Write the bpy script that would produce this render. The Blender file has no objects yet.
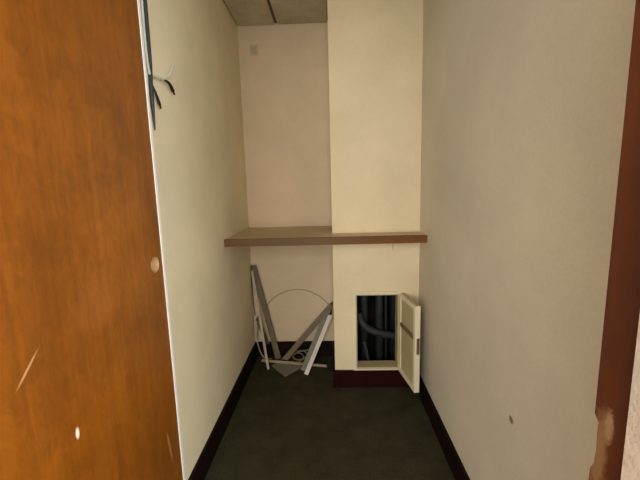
import bpy, bmesh, math, random
from mathutils import Vector, Matrix
random.seed(4)
scene = bpy.context.scene
col = scene.collection

# ------------------------------------------------------------------ camera
F_PX, PITCH, YAW, ROLL, CAM_H = 347.42, 0.1494, -0.0346, -0.0269, 1.289
cam = bpy.data.cameras.new('camera')
cam.sensor_width = 36.0
cam.lens = F_PX / 640 * 36
cam.clip_start = 0.01
cam_o = bpy.data.objects.new('camera', cam)
col.objects.link(cam_o)
fw = Vector((math.sin(YAW) * math.cos(PITCH), math.cos(YAW) * math.cos(PITCH), -math.sin(PITCH)))
rt = Vector((math.cos(YAW), -math.sin(YAW), 0))
up = rt.cross(fw)
r2 = math.cos(ROLL) * rt + math.sin(ROLL) * up
u2 = -math.sin(ROLL) * rt + math.cos(ROLL) * up
m = Matrix((r2, u2, -fw)).transposed().to_4x4()
m.translation = Vector((0, 0, CAM_H))
cam_o.matrix_world = m
scene.camera = cam_o

# ------------------------------------------------------------------ light
world = bpy.data.worlds.new('world')
scene.world = world
world.use_nodes = True
world.node_tree.nodes['Background'].inputs[0].default_value = (0.75, 0.86, 1.0, 1)
world.node_tree.nodes['Background'].inputs[1].default_value = 0.6


def area(name, loc, target, sx, sy, power, colour):
    li = bpy.data.lights.new(name, 'AREA')
    li.shape = 'RECTANGLE'; li.size = sx; li.size_y = sy
    li.energy = power; li.color = colour
    o = bpy.data.objects.new(name, li); col.objects.link(o)
    o.location = loc
    o.rotation_euler = (Vector(target) - Vector(loc)).to_track_quat('-Z', 'Y').to_euler()
    return o


# daylight from behind; two unseen windows, narrow one added to brighten the left wall
WINS = [(-2.0, 0.3), (0.95, 1.95)]
WZ0, WZ1 = 0.70, 2.20
DAY = (1.0, 0.985, 0.955)
for (a, b), watts in zip(WINS, (106, 140)):
    area('window_daylight', ((a + b) / 2, -1.62, (WZ0 + WZ1) / 2), ((a + b) / 2, 0.3, (WZ0 + WZ1) / 2 - 0.12), b - a, WZ1 - WZ0, watts, DAY)

vs = scene.view_settings
vs.view_transform = 'Standard'; vs.look = 'None'; vs.gamma = 1.0; vs.use_curve_mapping = False
vs.exposure = 0.0

# ------------------------------------------------------------------ dimensions
XL, XR, YB, YC, XC = -0.6125, 0.533, 2.541, 2.106, 0.003
ZS, ZSB, YS, H, BH = 1.011, 0.969, 1.934, 2.40, 0.117
YD, XJ = 0.319, 0.253            # inner face of the doorway wall, right jamb
YO = 0.17                        # outer face of the doorway wall
HT = 2.05                        # doorway height


# ------------------------------------------------------------------ helpers
def link(name, me, parent=None, kind=None, label=None, cat=None, group=None):
    o = bpy.data.objects.new(name, me)
    col.objects.link(o)
    if parent: o.parent = parent
    if kind: o['kind'] = kind
    if label: o['label'] = label
    if cat: o['category'] = cat
    if group: o['group'] = group
    return o


def empty(name, loc, label, cat, group=None, kind=None):
    o = link(name, None, None, kind, label, cat, group)
    o.location = loc
    o.empty_display_size = 0.05
    return o


def to_mesh(name, bm, mat, smooth=False, bevel=0, origin=(0, 0, 0)):
    if bevel:
        bmesh.ops.bevel(bm, geom=[e for e in bm.edges if len(e.link_faces) == 2 and e.calc_face_angle(0) > 0.5],
                        offset=bevel, segments=2, profile=0.6, affect='EDGES')
    bmesh.ops.recalc_face_normals(bm, faces=bm.faces)
    if any(origin):
        bmesh.ops.translate(bm, verts=bm.verts, vec=-Vector(origin))
    me = bpy.data.meshes.new(name)
    bm.to_mesh(me); bm.free()
    for mm in (mat if isinstance(mat, (list, tuple)) else [mat]): me.materials.append(mm)
    if smooth:
        for p in me.polygons: p.use_smooth = True
    return me


def box(bm, x0, x1, y0, y1, z0, z1):
    v = [bm.verts.new((x, y, z)) for x in (x0, x1) for y in (y0, y1) for z in (z0, z1)]
    for f in ((0, 1, 3, 2), (4, 6, 7, 5), (0, 4, 5, 1), (2, 3, 7, 6), (0, 2, 6, 4), (1, 5, 7, 3)):
        bm.faces.new([v[i] for i in f])
    return v


def boxes(name, mat, bs, parent=None, bevel=0, origin=(0, 0, 0), **kw):
    bm = bmesh.new()
    for b in bs: box(bm, *b)
    o = link(name, to_mesh(name, bm, mat, bevel=bevel, origin=origin), parent, **kw)
    if any(origin) and not parent: o.location = origin
    return o


def spline(pts, n=8):
    P = [Vector(p) for p in pts]
    out = []
    for i in range(len(P) - 1):
        a = P[max(i - 1, 0)]; b = P[i]; c = P[i + 1]; d = P[min(i + 2, len(P) - 1)]
        for k in range(n):
            t = k / n
            out.append(0.5 * (2 * b + (c - a) * t + (2 * a - 5 * b + 4 * c - d) * t * t + (3 * b - a - 3 * c + d) * t ** 3))
    out.append(P[-1])
    return out


def tube(name, mat, pts, r, parent=None, n=8, sides=8, taper=None, **kw):
    P = spline(pts, n) if n > 1 else [Vector(p) for p in pts]
    bm = bmesh.new(); rings = []
    nrm = None
    for i, p in enumerate(P):
        t = (P[min(i + 1, len(P) - 1)] - P[max(i - 1, 0)]).normalized()
        if nrm is None:
            nrm = t.orthogonal().normalized()
        nrm = (nrm - t * nrm.dot(t)).normalized()
        b = t.cross(nrm)
        rr = r * (taper(i / (len(P) - 1)) if taper else 1)
        rings.append([bm.verts.new(p + (nrm * math.cos(a) + b * math.sin(a)) * rr)
                      for a in (2 * math.pi * k / sides for k in range(sides))])
    for A, B in zip(rings, rings[1:]):
        for k in range(sides):
            bm.faces.new((A[k], A[(k + 1) % sides], B[(k + 1) % sides], B[k]))
    bm.faces.new(rings[0]); bm.faces.new(rings[-1])
    return link(name, to_mesh(name, bm, mat, smooth=True), parent, **kw)


def sweep(name, mat, p0, p1, face, profile, parent=None, cut=(0, 0), bow=0.0, seg=1, **kw):
    """extrude a closed 2D profile (across, out) from p0 to p1; `face` is the way the profile's out axis looks"""
    p0 = Vector(p0); p1 = Vector(p1); t = (p1 - p0).normalized()
    n = Vector(face); n = (n - t * n.dot(t)).normalized(); a = t.cross(n)
    bm = bmesh.new(); rings = []
    for i in range(seg + 1):
        s = i / seg
        c = p0.lerp(p1, s) + n * bow * math.sin(math.pi * s)
        ring = []
        for (u, v) in profile:
            sh = cut[0] * u if i == 0 else (cut[1] * u if i == seg else 0)
            ring.append(bm.verts.new(c + a * u + n * v + t * sh))
        rings.append(ring)
    k = len(profile)
    for A, B in zip(rings, rings[1:]):
        for j in range(k):
            bm.faces.new((A[j], A[(j + 1) % k], B[(j + 1) % k], B[j]))
    bm.faces.new(rings[0]); bm.faces.new(rings[-1])
    return link(name, to_mesh(name, bm, mat), parent, **kw)


# ------------------------------------------------------------------ materials
def srgb(r, g, b):
    f = lambda c: ((c / 255 + 0.055) / 1.055) ** 2.4 if c > 10 else c / 255 / 12.92
    return (f(r), f(g), f(b), 1)


class Mat:
    def __init__(s, name, rough=0.7, spec=0.3):
        s.m = bpy.data.materials.new(name); s.m.use_nodes = True
        s.t = s.m.node_tree; s.n = s.t.nodes; s.l = s.t.links
        s.b = s.n['Principled BSDF']
        s.b.inputs['Roughness'].default_value = rough
        s.b.inputs['Specular IOR Level'].default_value = spec
        s.co = s.n.new('ShaderNodeTexCoord').outputs['Object']

    def mapping(s, scale=(1, 1, 1), loc=(0, 0, 0), rot=(0, 0, 0)):
        n = s.n.new('ShaderNodeMapping'); s.l.new(s.co, n.inputs[0])
        n.inputs['Scale'].default_value = scale; n.inputs['Location'].default_value = loc
        n.inputs['Rotation'].default_value = rot
        return n.outputs[0]

    def noise(s, scale, detail=4, rough=0.55, vec=None, dist=0):
        n = s.n.new('ShaderNodeTexNoise')
        s.l.new(vec if vec else s.co, n.inputs['Vector'])
        n.inputs['Scale'].default_value = scale; n.inputs['Detail'].default_value = detail
        n.inputs['Roughness'].default_value = rough; n.inputs['Distortion'].default_value = dist
        return n.outputs['Fac']

    def ramp(s, fac, stops):
        n = s.n.new('ShaderNodeValToRGB'); s.l.new(fac, n.inputs[0])
        e = n.color_ramp.elements
        while len(e) < len(stops): e.new(0.5)
        for q, (p, c) in zip(e, stops): q.position = p; q.color = c
        return n.outputs[0]

    def mix(s, fac, a, b, mode='MIX'):
        n = s.n.new('ShaderNodeMix'); n.data_type = 'RGBA'; n.blend_type = mode
        for i, v in ((0, fac), (6, a), (7, b)):
            if isinstance(v, (float, int)): n.inputs[i].default_value = v
            elif isinstance(v, tuple): n.inputs[i].default_value = v
            else: s.l.new(v, n.inputs[i])
        return n.outputs[2]

    def spot(s, centre, radii, edge=0.25, wob=0.0, wscale=30, rot=(0, 0, 0), square=False):
        """1 inside an ellipsoid around centre (object space), ragged by noise"""
        sub = s.n.new('ShaderNodeVectorMath'); sub.operation = 'SUBTRACT'
        s.l.new(s.co, sub.inputs[0]); sub.inputs[1].default_value = centre
        mp = s.n.new('ShaderNodeMapping'); mp.vector_type = 'TEXTURE'
        s.l.new(sub.outputs[0], mp.inputs[0])
        mp.inputs['Scale'].default_value = radii; mp.inputs['Rotation'].default_value = rot
        if square:
            ab = s.n.new('ShaderNodeVectorMath'); ab.operation = 'ABSOLUTE'; s.l.new(mp.outputs[0], ab.inputs[0])
            sx = s.n.new('ShaderNodeSeparateXYZ'); s.l.new(ab.outputs[0], sx.inputs[0])
            mx = s.n.new('ShaderNodeMath'); mx.operation = 'MAXIMUM'
            s.l.new(sx.outputs[0], mx.inputs[0]); s.l.new(sx.outputs[2], mx.inputs[1])
            v = mx.outputs[0]
        else:
            ln = s.n.new('ShaderNodeVectorMath'); ln.operation = 'LENGTH'; s.l.new(mp.outputs[0], ln.inputs[0])
            v = ln.outputs['Value']
        if wob:
            nz = s.noise(wscale, 3)
            ma = s.n.new('ShaderNodeMath'); ma.operation = 'MULTIPLY_ADD'
            s.l.new(nz, ma.inputs[0]); ma.inputs[1].default_value = wob * 2; ma.inputs[2].default_value = -wob
            ad = s.n.new('ShaderNodeMath'); s.l.new(v, ad.inputs[0]); s.l.new(ma.outputs[0], ad.inputs[1])
            v = ad.outputs[0]
        mr = s.n.new('ShaderNodeMapRange'); s.l.new(v, mr.inputs[0])
        mr.inputs[1].default_value = 1 - edge; mr.inputs[2].default_value = 1 + edge
        mr.inputs[3].default_value = 1; mr.inputs[4].default_value = 0
        return mr.outputs[0]

    def colour(s, c):
        if isinstance(c, tuple): s.b.inputs['Base Color'].default_value = c
        else: s.l.new(c, s.b.inputs['Base Color'])
        return s

    def bump(s, h, strength=0.2, dist=0.002):
        n = s.n.new('ShaderNodeBump'); n.inputs['Strength'].default_value = strength
        n.inputs['Distance'].default_value = dist
        s.l.new(h, n.inputs['Height']); s.l.new(n.outputs[0], s.b.inputs['Normal'])
        return s


def paint(name, base, dirt=0.12, spots=(), bump=0.25, square=False):
    M = Mat(name, 0.75, 0.25)
    d = tuple(c * (1 - dirt) for c in base[:3]) + (1,)
    l = tuple(min(1, c * (1 + dirt * 0.4)) for c in base[:3]) + (1,)
    c = M.ramp(M.noise(2.2, 6, 0.6), [(0.3, d), (0.7, l)])
    f = M.noise(90, 4, 0.6)
    c = M.mix(0.10, c, f, 'OVERLAY')
    for (ctr, rad, cc, k) in spots:
        sp = M.spot(ctr, rad, 0.3, 0.25, 60, square=square)
        n = M.n.new('ShaderNodeMath'); n.operation = 'MULTIPLY'; M.l.new(sp, n.inputs[0]); n.inputs[1].default_value = k
        c = M.mix(n.outputs[0], c, cc)
    M.colour(c)
    M.bump(M.noise(120, 5, 0.65), bump * 1.6, 0.002)
    return M.m


CREAM = srgb(226, 214, 186)
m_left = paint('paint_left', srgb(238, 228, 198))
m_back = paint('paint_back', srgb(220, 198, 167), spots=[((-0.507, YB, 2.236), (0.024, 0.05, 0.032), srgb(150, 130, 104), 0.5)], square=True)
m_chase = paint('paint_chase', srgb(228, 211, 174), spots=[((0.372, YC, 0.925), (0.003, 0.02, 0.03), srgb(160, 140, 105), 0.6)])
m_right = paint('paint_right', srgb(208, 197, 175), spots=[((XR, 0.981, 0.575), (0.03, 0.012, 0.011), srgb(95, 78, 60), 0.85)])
m_hall = paint('paint_hall', srgb(225, 218, 200))

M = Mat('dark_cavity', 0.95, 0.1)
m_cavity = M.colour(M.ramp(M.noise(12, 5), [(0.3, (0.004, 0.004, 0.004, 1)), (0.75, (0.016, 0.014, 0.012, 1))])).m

# dark green-grey carpet tile floor
M = Mat('carpet', 0.95, 0.1)
c = M.ramp(M.noise(7, 6, 0.65), [(0.3, srgb(78, 75, 56)), (0.7, srgb(102, 98, 74))])
c = M.mix(0.75, c, M.ramp(M.noise(140, 3, 0.7), [(0.35, (0.02, 0.02, 0.015, 1)), (0.7, (0.22, 0.22, 0.17, 1))]), 'OVERLAY')
M.colour(c); M.bump(M.noise(300, 4, 0.7), 0.6, 0.004)
m_floor = M.m

M = Mat('dark_skirting', 0.6, 0.1)
M.colour(M.ramp(M.noise(9, 5), [(0.3, srgb(16, 9, 8)), (0.75, srgb(30, 15, 13))])); M.bump(M.noise(60, 3), 0.1)
m_skirt = M.m
M = Mat('maroon_skirting', 0.6, 0.1)
M.colour(M.ramp(M.noise(9, 5), [(0.3, srgb(32, 5, 4)), (0.75, srgb(44, 8, 6))])); M.bump(M.noise(60, 3), 0.1)
m_skirt_red = M.m

M = Mat('ceiling_tile', 0.9, 0.1)
c = M.ramp(M.noise(5, 6, 0.65), [(0.25, srgb(168, 158, 130)), (0.75, srgb(206, 197, 170))])
M.colour(M.mix(0.3, c, M.noise(120, 4), 'OVERLAY')); M.bump(M.noise(90, 5, 0.7), 0.5, 0.004)
m_tile = M.m
M = Mat('ceiling_joint', 0.9, 0.1)
m_joint = M.colour(srgb(108, 98, 76)).m


def wood(name, dark, mid, light, rough, gscale=1.0, spots=(), axis=2, coat=0.0):
    M = Mat(name, rough, 0.4)
    st = [16 * gscale] * 3; st[axis] = 0.7 * gscale
    g = M.noise(1.6, 8, 0.62, M.mapping(tuple(st)), 0.5)
    c = M.ramp(g, [(0.15, dark), (0.5, mid), (0.9, light)])
    st2 = [150 * gscale] * 3; st2[axis] = 4 * gscale
    fine = M.noise(1.0, 4, 0.6, M.mapping(tuple(st2)))
    c = M.mix(0.15, c, fine, 'OVERLAY')
    fig = M.noise(26 * gscale, 7, 0.72, M.mapping((1, 1, 0.5)), 1.8)
    c = M.mix(0.5, c, fig, 'OVERLAY')
    bl = M.noise(3.2, 5, 0.6, None, 0.6)
    c = M.mix(0.38, c, M.ramp(bl, [(0.3, (0.18, 0.18, 0.18, 1)), (0.7, (0.8, 0.8, 0.8, 1))]), 'OVERLAY')
    for (ctr, rad, cc, k, rot, wob) in spots:
        sp = M.spot(ctr, rad, 0.35, wob, 1.6 / min(rad), rot)
        n = M.n.new('ShaderNodeMath'); n.operation = 'MULTIPLY'; M.l.new(sp, n.inputs[0]); n.inputs[1].default_value = k
        c = M.mix(n.outputs[0], c, cc)
    M.colour(c)
    M.bump(M.mix(0.5, g, fine), 0.12, 0.001)
    if coat:
        M.b.inputs['Coat Weight'].default_value = coat; M.b.inputs['Coat Roughness'].default_value = 0.22
    return M.m


FX = -0.573     # visible face of the door leaf
m_door = wood('door_veneer', srgb(110, 60, 8), srgb(130, 73, 12), srgb(150, 89, 22), 0.42, spots=[
    ((FX, 0.681, 0.765), (0.02, 0.005, 0.012), srgb(250, 240, 225), 1.0, (0, 0, 0), 0.1),
    ((FX, 0.588, 0.968), (0.02, 0.0028, 0.034), srgb(216, 170, 116), 0.6, (-0.8, 0, 0), 0.15),
    ((FX, 1.06, 0.42), (0.02, 0.006, 0.06), srgb(190, 140, 90), 0.45, (0.15, 0, 0), 0.5),
    ((FX, 0.80, 1.02), (0.02, 0.075, 0.06), srgb(186, 116, 56), 0.14, (0, 0, 0), 0.4),
], coat=0.15)
m_raw = wood('raw_wood', srgb(150, 116, 76), srgb(186, 152, 108), srgb(214, 186, 140), 0.85)
m_jamb = wood('jamb_stain', srgb(54, 21, 5), srgb(70, 30, 7), srgb(86, 40, 12), 0.55, spots=[
    ((XJ, 0.301, 1.062), (0.02, 0.005, 0.015), srgb(150, 120, 86), 0.75, (0, 0, 0), 0.7),
    ((XJ, 0.310, 1.028), (0.02, 0.009, 0.040), srgb(124, 92, 58), 0.85, (0, 0, 0), 0.6),
])
m_stop = paint('stop_paint', srgb(186, 168, 152), 0.3, bump=0.5)
m_shelf = wood('shelf_edge', srgb(88, 50, 8), srgb(106, 63, 12), srgb(122, 78, 22), 0.65, axis=0, spots=[
    ((-0.22, YS, 0.99), (0.36, 0.1, 0.1), srgb(100, 80, 52), 0.7, (0, 0, 0), 0.3)])
m_shelftop = paint('shelf_dust', srgb(208, 188, 156), 0.2, bump=0.4)
M = Mat('white_edge', 0.4, 0.4); m_white = M.colour(srgb(240, 240, 236)).m
m_hatch = paint('hatch_paint', srgb(228, 217, 186), 0.12, bump=0.15)
m_hatch_in = paint('hatch_inside', srgb(190, 174, 132), 0.18, bump=0.2)
m_rail = paint('hatch_rail', srgb(120, 104, 74), 0.2, bump=0.2)
M = Mat('dull_metal', 0.45, 0.5); M.b.inputs['Metallic'].default_value = 0.7; m_metal = M.colour(srgb(120, 108, 86)).m


def plain(name, c, dirt=0.2, rough=0.5, scale=14):
    M = Mat(name, rough, 0.35)
    d = tuple(x * (1 - dirt * 2) for x in c[:3]) + (1,)
    M.colour(M.ramp(M.noise(scale, 5, 0.6), [(0.3, d), (0.65, c)])); M.bump(M.noise(70, 3), 0.1)
    return M.m


m_pvc = plain('white_plastic', srgb(226, 218, 204), 0.10)
m_pvc_old = plain('yellowed_plastic', srgb(186, 170, 140), 0.12)
m_strip = plain('grey_brown_strip', srgb(116, 102, 78), 0.15)
m_strip2 = plain('grey_channel', srgb(122, 114, 100), 0.15)
m_brown = plain('brown_strip', srgb(122, 102, 78), 0.15)
m_darkbrown = plain('dark_brown', srgb(78, 58, 40), 0.15)
m_card = plain('grey_card', srgb(128, 124, 108), 0.12, 0.9)
m_cord = plain('beige_cord', srgb(178, 164, 140), 0.1)
m_coil = plain('grey_cord', srgb(128, 114, 94), 0.12)
m_arc = plain('tan_wire', srgb(186, 168, 142), 0.1)
m_navy = plain('dark_cable', srgb(58, 63, 64), 0.15, 0.45)
m_bwire = plain('black_wire', srgb(24, 26, 30), 0.1, 0.45)
m_wwire = plain('white_wire', srgb(206, 206, 196), 0.06, 0.5)
m_pipe = plain('dirty_pipe', srgb(52, 56, 51), 0.25, 0.55)
m_hose = plain('grey_hose', srgb(50, 49, 49), 0.15, 0.6)
m_lag = plain('dark_lagging', srgb(26, 30, 28), 0.2, 0.8)

# ------------------------------------------------------------------ closet shell
boxes('floor', m_floor, [(-2.4, 2.4, -1.95, 2.70, -0.06, 0)], kind='structure',
      label='dark green grey carpet floor of the closet', cat='floor')
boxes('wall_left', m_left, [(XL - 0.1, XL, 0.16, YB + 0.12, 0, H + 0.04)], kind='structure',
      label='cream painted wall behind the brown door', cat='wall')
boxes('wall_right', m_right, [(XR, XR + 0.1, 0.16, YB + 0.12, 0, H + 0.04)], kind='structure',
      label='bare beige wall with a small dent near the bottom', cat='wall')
boxes('wall_back', m_back, [(XL, XR, YB, YB + 0.12, 0, H + 0.04)], kind='structure',
      label='pinkish alcove wall above and below the shelf', cat='wall')

# boxed-out chase with the hatch opening (x .142-.405, z .127-.617)
HX0, HX1, HZ0, HZ1, T = 0.140, 0.412, 0.126, 0.622, 0.025
chase = boxes('wall_chase', m_chase, [
    (XC, HX0, YC, YC + T, 0, H), (HX1, XR, YC, YC + T, 0, H),
    (HX0, HX1, YC, YC + T, HZ1, H), (HX0, HX1, YC, YC + T, 0, HZ0),
    (XC, XC + T, YC + T, YB, 0, H)], kind='structure',
    label='pale yellow boxed out wall column holding the small hatch', cat='wall')
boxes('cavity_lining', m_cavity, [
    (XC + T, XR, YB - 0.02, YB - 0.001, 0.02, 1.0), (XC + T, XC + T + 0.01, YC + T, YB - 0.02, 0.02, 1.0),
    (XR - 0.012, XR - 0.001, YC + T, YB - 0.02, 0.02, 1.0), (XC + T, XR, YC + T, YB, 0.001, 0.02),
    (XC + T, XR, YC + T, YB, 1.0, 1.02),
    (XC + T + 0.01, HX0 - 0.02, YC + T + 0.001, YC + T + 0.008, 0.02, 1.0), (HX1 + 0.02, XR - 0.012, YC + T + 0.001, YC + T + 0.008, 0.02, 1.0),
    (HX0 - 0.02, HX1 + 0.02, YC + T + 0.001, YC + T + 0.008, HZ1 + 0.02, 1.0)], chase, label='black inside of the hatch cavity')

# ceiling of the closet: slab with separate tiles hung just below the joints
ceil = boxes('ceiling', m_joint, [(XL, XR, 0.16, YB, H, H + 0.04)], kind='structure',
             label='stained grey tile ceiling above the alcove', cat='ceiling')
xs = [XL, -0.345, 0.255, XR]
ys = [0.32, 0.74, 1.34, 1.94, YB]
for i in range(3):
    for j in range(4):
        bm = bmesh.new()
        g = 0.010
        x0, x1, y0, y1 = xs[i] + g, xs[i + 1] - g, ys[j] + g, ys[j + 1] - g
        if xs[i + 1] > XC and ys[j + 1] == YB:
            if i == 1:
                box(bm, x0, XC - 0.004, y0, y1, H - 0.012, H - 0.0005); box(bm, XC - 0.004, x1, y0, YC - 0.004, H - 0.012, H - 0.0005)
            else:
                box(bm, x0, x1, y0, YC - 0.004, H - 0.012, H - 0.0005)
        else:
            box(bm, x0, x1, y0, y1, H - 0.012, H - 0.0005)
        bmesh.ops.remove_doubles(bm, verts=bm.verts, dist=1e-5)
        link('ceiling_tile', to_mesh('ceiling_tile', bm, m_tile), ceil)

# skirting
def skirting(name, x0, x1, y0, y1, mat, label):
    boxes(name, mat, [(x0, x1, y0, y1, 0, BH)], bevel=0.004, kind='structure', label=label, cat='baseboard')


SK = 0.014
skirting('baseboard_left', XL, XL + SK, 0.36, YB - 0.001, m_skirt, 'dark skirting along the wall behind the door')
skirting('baseboard_right', XR - SK, XR, 0.33, YC - SK - 0.001, m_skirt, 'dark skirting along the bare right wall')
skirting('baseboard_back', XL + SK + 0.001, XC - SK - 0.001, YB - SK, YB, m_skirt, 'dark skirting behind the leaning plastic strips')
skirting('baseboard_chase', XC - SK, XR - SK - 0.001, YC - SK, YC, m_skirt_red, 'dark maroon skirting under the small hatch')
boxes('baseboard_alcove', m_skirt, [(XC - SK, XC, YC + 0.001, YB - 0.001, 0, BH)], bevel=0.004, kind='structure',
      label='dark skirting on the alcove side of the boxed out column', cat='baseboard')

# doorway wall and the room outside
boxes('wall_doorway', m_hall, [(XJ + 0.032, 2.4, YO, YD, 0, H), (-2.4, -0.612, YO, YD - 0.16 + 0.001, 0, H),
                               (-0.612, XJ + 0.032, YO, YD, HT + 0.032, H)], kind='structure',
      label='wall around the closet doorway', cat='wall')
HW = 2.3
boxes('wall_hall_left', m_hall, [(-2.4, -HW, -1.95, YO, 0, H)], kind='structure', label='left wall of the outer room', cat='wall')
boxes('wall_hall_right', m_hall, [(HW, 2.4, -1.95, YO, 0, H)], kind='structure', label='right wall of the outer room', cat='wall')
boxes('ceiling_hall', m_hall, [(-2.4, 2.4, -1.95, YO, H, H + 0.04)], kind='structure', label='ceiling of the outer room', cat='ceiling')
segs = []
xe = -2.4
for (a, b) in WINS:
    segs += [(xe, a, -1.95, -1.75, 0, H), (a, b, -1.95, -1.75, 0, WZ0), (a, b, -1.95, -1.75, WZ1, H)]
    xe = b
segs.append((xe, 2.4, -1.95, -1.75, 0, H))
boxes('wall_hall_window', m_hall, segs, kind='structure', label='window wall of the outer room', cat='wall')
for k, (a, b) in enumerate(WINS):  # unseen windows, split and sized for the light they throw into the closet
    win = empty('window_%d' % (k + 1), ((a + b) / 2, -1.85, WZ0), ('wide', 'narrow')[k] + ' window of the outer room', 'window', kind='structure')
    fr = [(a, b, -1.89, -1.84, WZ0, WZ0 + 0.05), (a, b, -1.89, -1.84, WZ1 - 0.05, WZ1),
          (a, a + 0.05, -1.89, -1.84, WZ0 + 0.05, WZ1 - 0.05), (b - 0.05, b, -1.89, -1.84, WZ0 + 0.05, WZ1 - 0.05),
          ((a + b) / 2 - 0.025, (a + b) / 2 + 0.025, -1.89, -1.84, WZ0 + 0.05, WZ1 - 0.05)]
    boxes('window_frame', m_white, fr, win).location = -win.location

# door frame: latch jamb with rebate and stop, head, hinge jamb
def jamb_mesh():
    bm = bmesh.new()
    # vertical post; its inner arris is broken away where the lock was forced
    zs = [0, 0.98, 1.005, 1.012, 1.03, 1.046, 1.058, 1.064, HT]
    ch = [0, 0.0, 0.001, 0.0045, 0.006, 0.005, 0.0055, 0.0, 0.0]
    rings = []
    for z, c in zip(zs, ch):
        rings.append([bm.verts.new(v) for v in (
            (XJ, YO, z), (XJ + 0.03, YO, z), (XJ + 0.03, YD, z), (XJ + c * 1.2 + 0.0005, YD, z), (XJ, YD - c - 0.0005, z))])
    for A, B in zip(rings, rings[1:]):
        for k in range(5):
            bm.faces.new((A[k], A[(k + 1) % 5], B[(k + 1) % 5], B[k]))
    bm.faces.new(rings[0]); bm.faces.new(rings[-1])
    return to_mesh('jamb', bm, m_jamb)


trim = link('trim_1', jamb_mesh(), kind='structure', label='dark red brown wooden door jamb with a chipped latch spot', cat='door frame')
boxes('door_stop', m_stop, [(XJ - 0.012, XJ - 0.0005, 0.172, 0.2695, 0, HT - 0.012)], trim, bevel=0.0015, label='pale pinkish worn door stop')
boxes('trim_2', m_jamb, [(-0.612, XJ + 0.03, YO, YD, HT, HT + 0.03)], kind='structure', label='wooden head of the door frame above the opening', cat='door frame')
boxes('trim_3', m_jamb, [(-0.612, -0.578, YO, YD - 0.002, 0, HT - 0.001)], kind='structure', label='wooden hinge jamb beside the brown door', cat='door frame')

# door leaf swung in against the left wall, lock bore drilled through
door = empty('door_1', (FX - 0.018, YD + 0.004, 0.0), 'large orange brown veneered door standing open with an empty lock hole', 'door', kind='structure')
bm = bmesh.new(); box(bm, FX - 0.036, FX, YD + 0.004, 1.1305, 0.008, 2.04)
leaf = link('leaf', to_mesh('leaf', bm, [m_door, m_raw]))
bm = bmesh.new()
bmesh.ops.create_cone(bm, cap_ends=True, segments=32, radius1=0.026, radius2=0.026, depth=0.2,
                      matrix=Matrix.Translation((FX, 1.082, 1.057)) @ Matrix.Rotation(math.pi / 2, 4, 'Y'))
cut = link('cutter', to_mesh('cutter', bm, m_raw))
md = leaf.modifiers.new('b', 'BOOLEAN'); md.object = cut; md.operation = 'DIFFERENCE'; md.solver = 'EXACT'
bpy.context.view_layer.update()
dg = bpy.context.evaluated_depsgraph_get()
nm = bpy.data.meshes.new_from_object(leaf.evaluated_get(dg))
leaf.modifiers.clear(); leaf.data = nm
bpy.data.objects.remove(cut)
for p in nm.polygons:
    if math.hypot(p.center.y - 1.082, p.center.z - 1.057) < 0.03 and abs(p.normal.x) < 0.5: p.material_index = 1
leaf.parent = door; leaf.location = -door.location
e = boxes('edge_strip', m_white, [(FX - 0.037, FX + 0.0015, 1.131, 1.144, 0.008, 2.04)], door, label='white door edge'); e.location = -door.location  # strip added to draw the bright halo line at the leaf's free edge
for z in (0.25, 1.0, 1.8):
    bm = bmesh.new()
    bmesh.ops.create_cone(bm, cap_ends=True, segments=12, radius1=0.007, radius2=0.007, depth=0.1, matrix=Matrix.Translation((FX + 0.006, YD + 0.006, z)))
    box(bm, FX - 0.0005, FX + 0.002, YD + 0.006, YD + 0.04, z - 0.05, z + 0.05)
    hg = link('hinge', to_mesh('hinge', bm, m_metal), door); hg.location = -door.location

# ------------------------------------------------------------------ shelf
shelf = empty('wall_shelf', (0, YS, ZSB), 'long wooden shelf with a brown front edge spanning the closet', 'shelf')
o = boxes('board', m_shelftop, [(XL + 0.001, XC - 0.001, YS + 0.02, YB - 0.001, ZSB + 0.002, ZS), (XC - 0.001, XR - 0.001, YS + 0.02, YC - 0.001, ZSB + 0.002, ZS)], shelf, label='dusty grey brown shelf top')
o.location = -shelf.location
o = boxes('front_edge', m_shelf, [(XL + 0.001, XR - 0.001, YS, YS + 0.0195, ZSB, ZS + 0.0005)], shelf, bevel=0.002, label='brown wooden front edge')
o.location = -shelf.location

# ------------------------------------------------------------------ hatch
hatch = empty('access_hatch', (HX0, YC, HZ0), 'small cream hatch door hanging open beside a black opening', 'hatch')
inv = -hatch.location
FWD = 0.008
for b in [(HX0 - 0.018, HX0, YC - FWD, YC - 0.0005, HZ0 - 0.010, HZ1 + 0.018), (HX1, HX1 + 0.012, YC - FWD, YC - 0.0005, HZ0 - 0.010, HZ1 + 0.018),
          (HX0, HX1, YC - FWD, YC - 0.0005, HZ1, HZ1 + 0.018), (HX0, HX1, YC - FWD, YC - 0.0005, HZ0 - 0.010, HZ0)]:
    boxes('frame_strip', m_hatch, [b], hatch, bevel=0.001).location = inv
DEEP = 0.085
for b in [(HX0 + 0.0005, HX0 + 0.008, YC, YC + DEEP, HZ0 + 0.008, HZ1 - 0.008), (HX1 - 0.008, HX1 - 0.0005, YC, YC + DEEP, HZ0 + 0.008, HZ1 - 0.008),
          (HX0 + 0.0005, HX1 - 0.0005, YC, YC + DEEP, HZ0 + 0.0005, HZ0 + 0.008), (HX0 + 0.0005, HX1 - 0.0005, YC, YC + DEEP, HZ1 - 0.008, HZ1 - 0.0005)]:
    boxes('reveal_board', m_hatch_in, [b], hatch).location = inv
# the leaf, built closed-flat in its own frame (u along width from the hinge, w thickness), then swung open
hinge = Vector((HX1 + 0.006, YC - 0.006, 0))
free = Vector((0.459, 1.858, 0))
du = (free - hinge).normalized(); LW = (free - hinge).length
dn = Vector((-du.y, du.x, 0))
if dn.x > 0: dn = -dn            # the side that looks into the closet from the left


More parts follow.
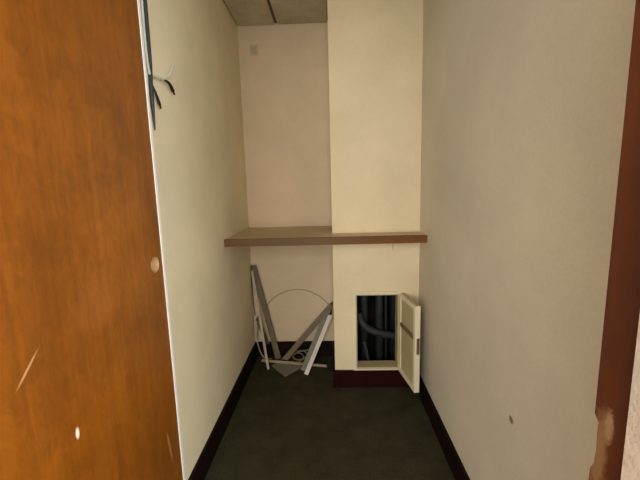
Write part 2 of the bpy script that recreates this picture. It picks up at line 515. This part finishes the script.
def hb(name, mat, u0, u1, w0, w1, z0, z1, parent, bevel=0.0015, **kw):
    bm = bmesh.new()
    vs_ = box(bm, u0, u1, w0, w1, z0, z1)
    for v in vs_:
        v.co = hinge + du * v.co.x + dn * v.co.y + Vector((0, 0, v.co.z))
    o = link(name, to_mesh(name, bm, mat, bevel=bevel), parent, **kw)
    return o


panel = hb('hatch_door', m_hatch_in, 0, LW, -0.022, 0.0, 0.112, 0.628, hatch); panel.location = inv
Z0, Z1 = 0.112, 0.628
for (u0, u1, z0, z1) in [(0.0, 0.022, Z0 + 0.001, Z1 - 0.001), (LW - 0.022, LW + 0.002, Z0, Z1), (0.022, LW - 0.022, Z0 + 0.001, Z0 + 0.028), (0.022, LW - 0.022, Z1 - 0.024, Z1 - 0.001)]:
    hb('edge_frame', m_hatch, u0, u1, 0.0003, 0.008, z0, z1, panel)
hb('cross_rail', m_rail, 0.022, LW - 0.022, 0.0003, 0.009, 0.425, 0.447, panel, label='darker cross rail')
hb('free_edge', m_hatch, LW + 0.0003, LW + 0.004, -0.022, 0.006, Z0, Z1, panel, 0.001)
hb('latch', m_metal, LW + 0.0045, LW + 0.008, -0.018, -0.002, 0.345, 0.44, panel, 0.001, label='dull metal catch on the door edge')

# pipes inside the hatch cavity
PG = 'service pipes inside the hatch'
tube('pipe', m_pipe, [(0.215, 2.33, 0.02), (0.212, 2.33, 0.995)], 0.026, n=1, sides=14, label='grey upright pipe nearest the left side of the hatch opening', cat='pipe', group=PG)
tube('pipe', m_pipe, [(0.316, 2.30, 0.02), (0.312, 2.30, 0.995)], 0.027, n=1, sides=14, label='grey upright pipe in the middle of the hatch opening', cat='pipe', group=PG)
tube('pipe', m_pipe, [(0.358, 2.285, 0.02), (0.356, 2.285, 0.995)], 0.008, n=1, sides=10, label='thin upright pipe beside the middle pipe in the hatch', cat='pipe', group=PG)
tube('pipe', m_lag, [(0.43, 2.38, 0.02), (0.43, 2.38, 0.995)], 0.03, n=1, sides=14, label='dark lagged pipe behind the others at the right of the hatch', cat='pipe', group=PG)
tube('flexible_hose', m_hose, [(0.172, 2.27, 0.44), (0.19, 2.255, 0.38), (0.235, 2.245, 0.335), (0.31, 2.245, 0.305), (0.40, 2.25, 0.285), (0.47, 2.26, 0.28)], 0.025, sides=12,
     label='grey curved hose running in front of the pipes in the hatch', cat='hose')
tube('cable_stub', m_hose, [(0.225, 2.24, 0.021), (0.23, 2.24, 0.10), (0.22, 2.25, 0.17), (0.205, 2.26, 0.24)], 0.013, label='short grey stub standing low in the hatch cavity', cat='cable')

# ------------------------------------------------------------------ junk in the alcove
def uch(w, d, t=0.002):          # U-channel profile
    return [(-w / 2, 0), (w / 2, 0), (w / 2, d), (w / 2 - t, d), (w / 2 - t, t), (-w / 2 + t, t), (-w / 2 + t, d), (-w / 2, d)]


def lid(w, d, t=0.0035):         # grooved trunking lid, ridges on the outside
    return [(-w / 2, -d), (-w / 2 + t, -d), (-w / 2 + t, -t), (w / 2 - t, -t), (w / 2 - t, -d), (w / 2, -d), (w / 2, 0.002), (w * 0.16, 0.002),
            (w * 0.10, -0.003), (-w * 0.10, -0.003), (-w * 0.16, 0.002), (-w / 2, 0.002)]


def flat(w, d):
    return [(-w / 2, 0), (w / 2, 0), (w / 2, d), (-w / 2, d)]


JG = 'plastic offcuts in the alcove'
sweep('trunking_strip', m_pvc_old, (-0.478, 2.325, 0.004), (-0.598, 2.500, 0.69), (0.25, -1, 0.25), flat(0.017, 0.004), cut=(0.1, 0.4),
      label='narrow yellowed plastic strip leaning into the left corner', cat='plastic strip', group=JG)
sweep('trunking_strip', m_strip, (-0.428, 2.475, 0.006), (-0.592, 2.532, 0.722), (0.35, -1, 0.1), uch(0.042, 0.010), cut=(0.2, 0.2),
      label='wide grey brown channel leaning into the left corner behind the narrow strip', cat='plastic strip', group=JG)
sweep('trunking_strip', m_brown, (-0.374, 2.435, 0.020), (-0.016, 2.515, 0.408), (0.05, -1, 0.15), uch(0.040, -0.014), cut=(0.6, -0.3),
      label='brown strip slanting up to the right against the boxed out column', cat='plastic strip', group=JG)
sweep('trunking_strip', m_pvc, (-0.200, 2.243, 0.008), (-0.024, 2.44, 0.362), (0.0, -1, 0.45), lid(0.028, 0.014), cut=(0.1, 0.5),
      label='bright white grooved trunking leaning against the boxed out column', cat='plastic strip', group=JG)
sweep('trunking_strip', m_strip2, (-0.226, 2.287, 0.014), (-0.036, 2.482, 0.392), (-0.1, -1, 0.4), uch(0.036, -0.012), cut=(0.1, 0.5),
      label='grey channel leaning just behind the bright white trunking', cat='plastic strip', group=JG)
sweep('trunking_strip', m_pvc_old, (-0.547, 2.438, 0.010), (-0.058, 2.346, 0.010), (0, -0.4, 1), flat(0.016, 0.010),
      label='pale plastic strip lying flat on the floor of the alcove', cat='plastic strip', group=JG)
sweep('trunking_strip', m_darkbrown, (-0.505, 2.475, 0.125), (-0.585, 2.512, 0.325), (0.3, -1, 0.1), flat(0.030, 0.006), cut=(0, 0.8),
      label='short dark brown offcut tucked in the left corner', cat='plastic strip', group=JG)
sweep('trunking_strip', m_darkbrown, (-0.022, 2.528, 0.335), (-0.012, 2.532, 0.43), (-0.3, -1, 0), flat(0.02, 0.006), cut=(0, 1.0),
      label='small dark clip end standing at the column corner', cat='plastic strip', group=JG)

bm = bmesh.new()
cp = [(-0.463, 2.378), (-0.345, 2.226), (-0.238, 2.352), (-0.30, 2.43), (-0.425, 2.432)]
top = [bm.verts.new((x, y, 0.004 + 0.004 * (i % 2))) for i, (x, y) in enumerate(cp)]
bot = [bm.verts.new((x, y, 0.001)) for x, y in cp]
bm.faces.new(top); bm.faces.new(bot[::-1])
for i in range(5): bm.faces.new((top[i], bot[i], bot[(i + 1) % 5], top[(i + 1) % 5]))
link('card_scrap', to_mesh('card_scrap', bm, m_card), label='torn grey card scrap lying flat on the floor under the strips', cat='card')

tube('thin_wire', m_arc, [(-0.585, 2.50, 0.16), (-0.575, 2.522, 0.28), (-0.545, 2.533, 0.36), (-0.443, 2.535, 0.475), (-0.311, 2.535, 0.530), (-0.189, 2.535, 0.519), (-0.085, 2.535, 0.461), (-0.012, 2.5375, 0.378)],
     0.0042, label='thin tan wire bent in an arch against the alcove wall', cat='wire')
tube('thin_wire', m_strip, [(-0.600, 2.525, 0.335), (-0.606, 2.518, 0.45), (-0.6065, 2.514, 0.62), (-0.604, 2.508, 0.715), (-0.596, 2.505, 0.735), (-0.586, 2.504, 0.712)],
     0.004, label='brown wire hooked at its top in the left corner', cat='wire')
tube('cord_loop', m_cord, [(-0.578, 2.475, 0.31), (-0.583, 2.465, 0.22), (-0.574, 2.452, 0.14), (-0.555, 2.462, 0.06), (-0.525, 2.47, 0.015), (-0.48, 2.475, 0.008)],
     0.005, label='pale cord drooping to the floor in the left corner', cat='cord')
pts = []
for k in range(22):
    a = -2.2 + k * 0.52
    pts.append((-0.285 + 0.045 * math.cos(a) + 0.002 * k, 2.440 + 0.036 * math.sin(a), 0.026 + 0.0016 * k + 0.014 * math.sin(a)))
pts = [(-0.355, 2.425, 0.012), (-0.335, 2.412, 0.012)] + pts + [(-0.19, 2.47, 0.08), (-0.14, 2.49, 0.07)]
tube('cord_coil', m_coil, pts, 0.0055, n=4, label='small coil of pale cord between the leaning strips', cat='cord')

# ------------------------------------------------------------------ cable hanging beside the door
cb = empty('hanging_cable', (-0.601, 1.236, 1.5), 'dark cable hanging down the wall beside the door with frayed wire ends', 'cable')
ci = -cb.location
cx = XL + 0.012
tp = lambda t: 1.0 if t < 0.86 else max(0.25, 1 - (t - 0.86) / 0.14 * 0.75)
tube('sheath', m_navy, [(cx, 1.246, H - 0.012), (cx, 1.240, 2.1), (cx, 1.236, 1.92), (cx, 1.231, 1.73), (cx, 1.222, 1.63), (cx, 1.222, 1.50)], 0.0072, cb, taper=tp).location = ci
tube('thin_core', m_wwire, [(cx, 1.226, H - 0.012), (cx, 1.220, 2.1), (cx, 1.215, 1.92), (cx, 1.212, 1.75), (cx, 1.224, 1.68), (cx, 1.25, 1.684), (cx + 0.004, 1.318, 1.692)], 0.004, cb, label='thin white core').location = ci
tube('wire_end', m_wwire, [(cx + 0.004, 1.318, 1.692), (cx + 0.01, 1.35, 1.715), (cx + 0.012, 1.387, 1.762)], 0.0035, cb).location = ci
tube('wire_end', m_bwire, [(cx + 0.004, 1.312, 1.691), (cx + 0.01, 1.345, 1.685), (cx + 0.012, 1.378, 1.655)], 0.0055, cb, taper=lambda t: 0.55 + 0.6 * min(1, t * 1.5) if t < 0.85 else 0.6, label='black wire tip').location = ci
tube('wire_end', m_bwire, [(cx, 1.226, 1.655), (cx + 0.006, 1.243, 1.62), (cx + 0.008, 1.264, 1.58)], 0.0055, cb, taper=lambda t: 0.6 + 0.5 * t if t < 0.85 else 0.6, label='black wire tip').location = ci
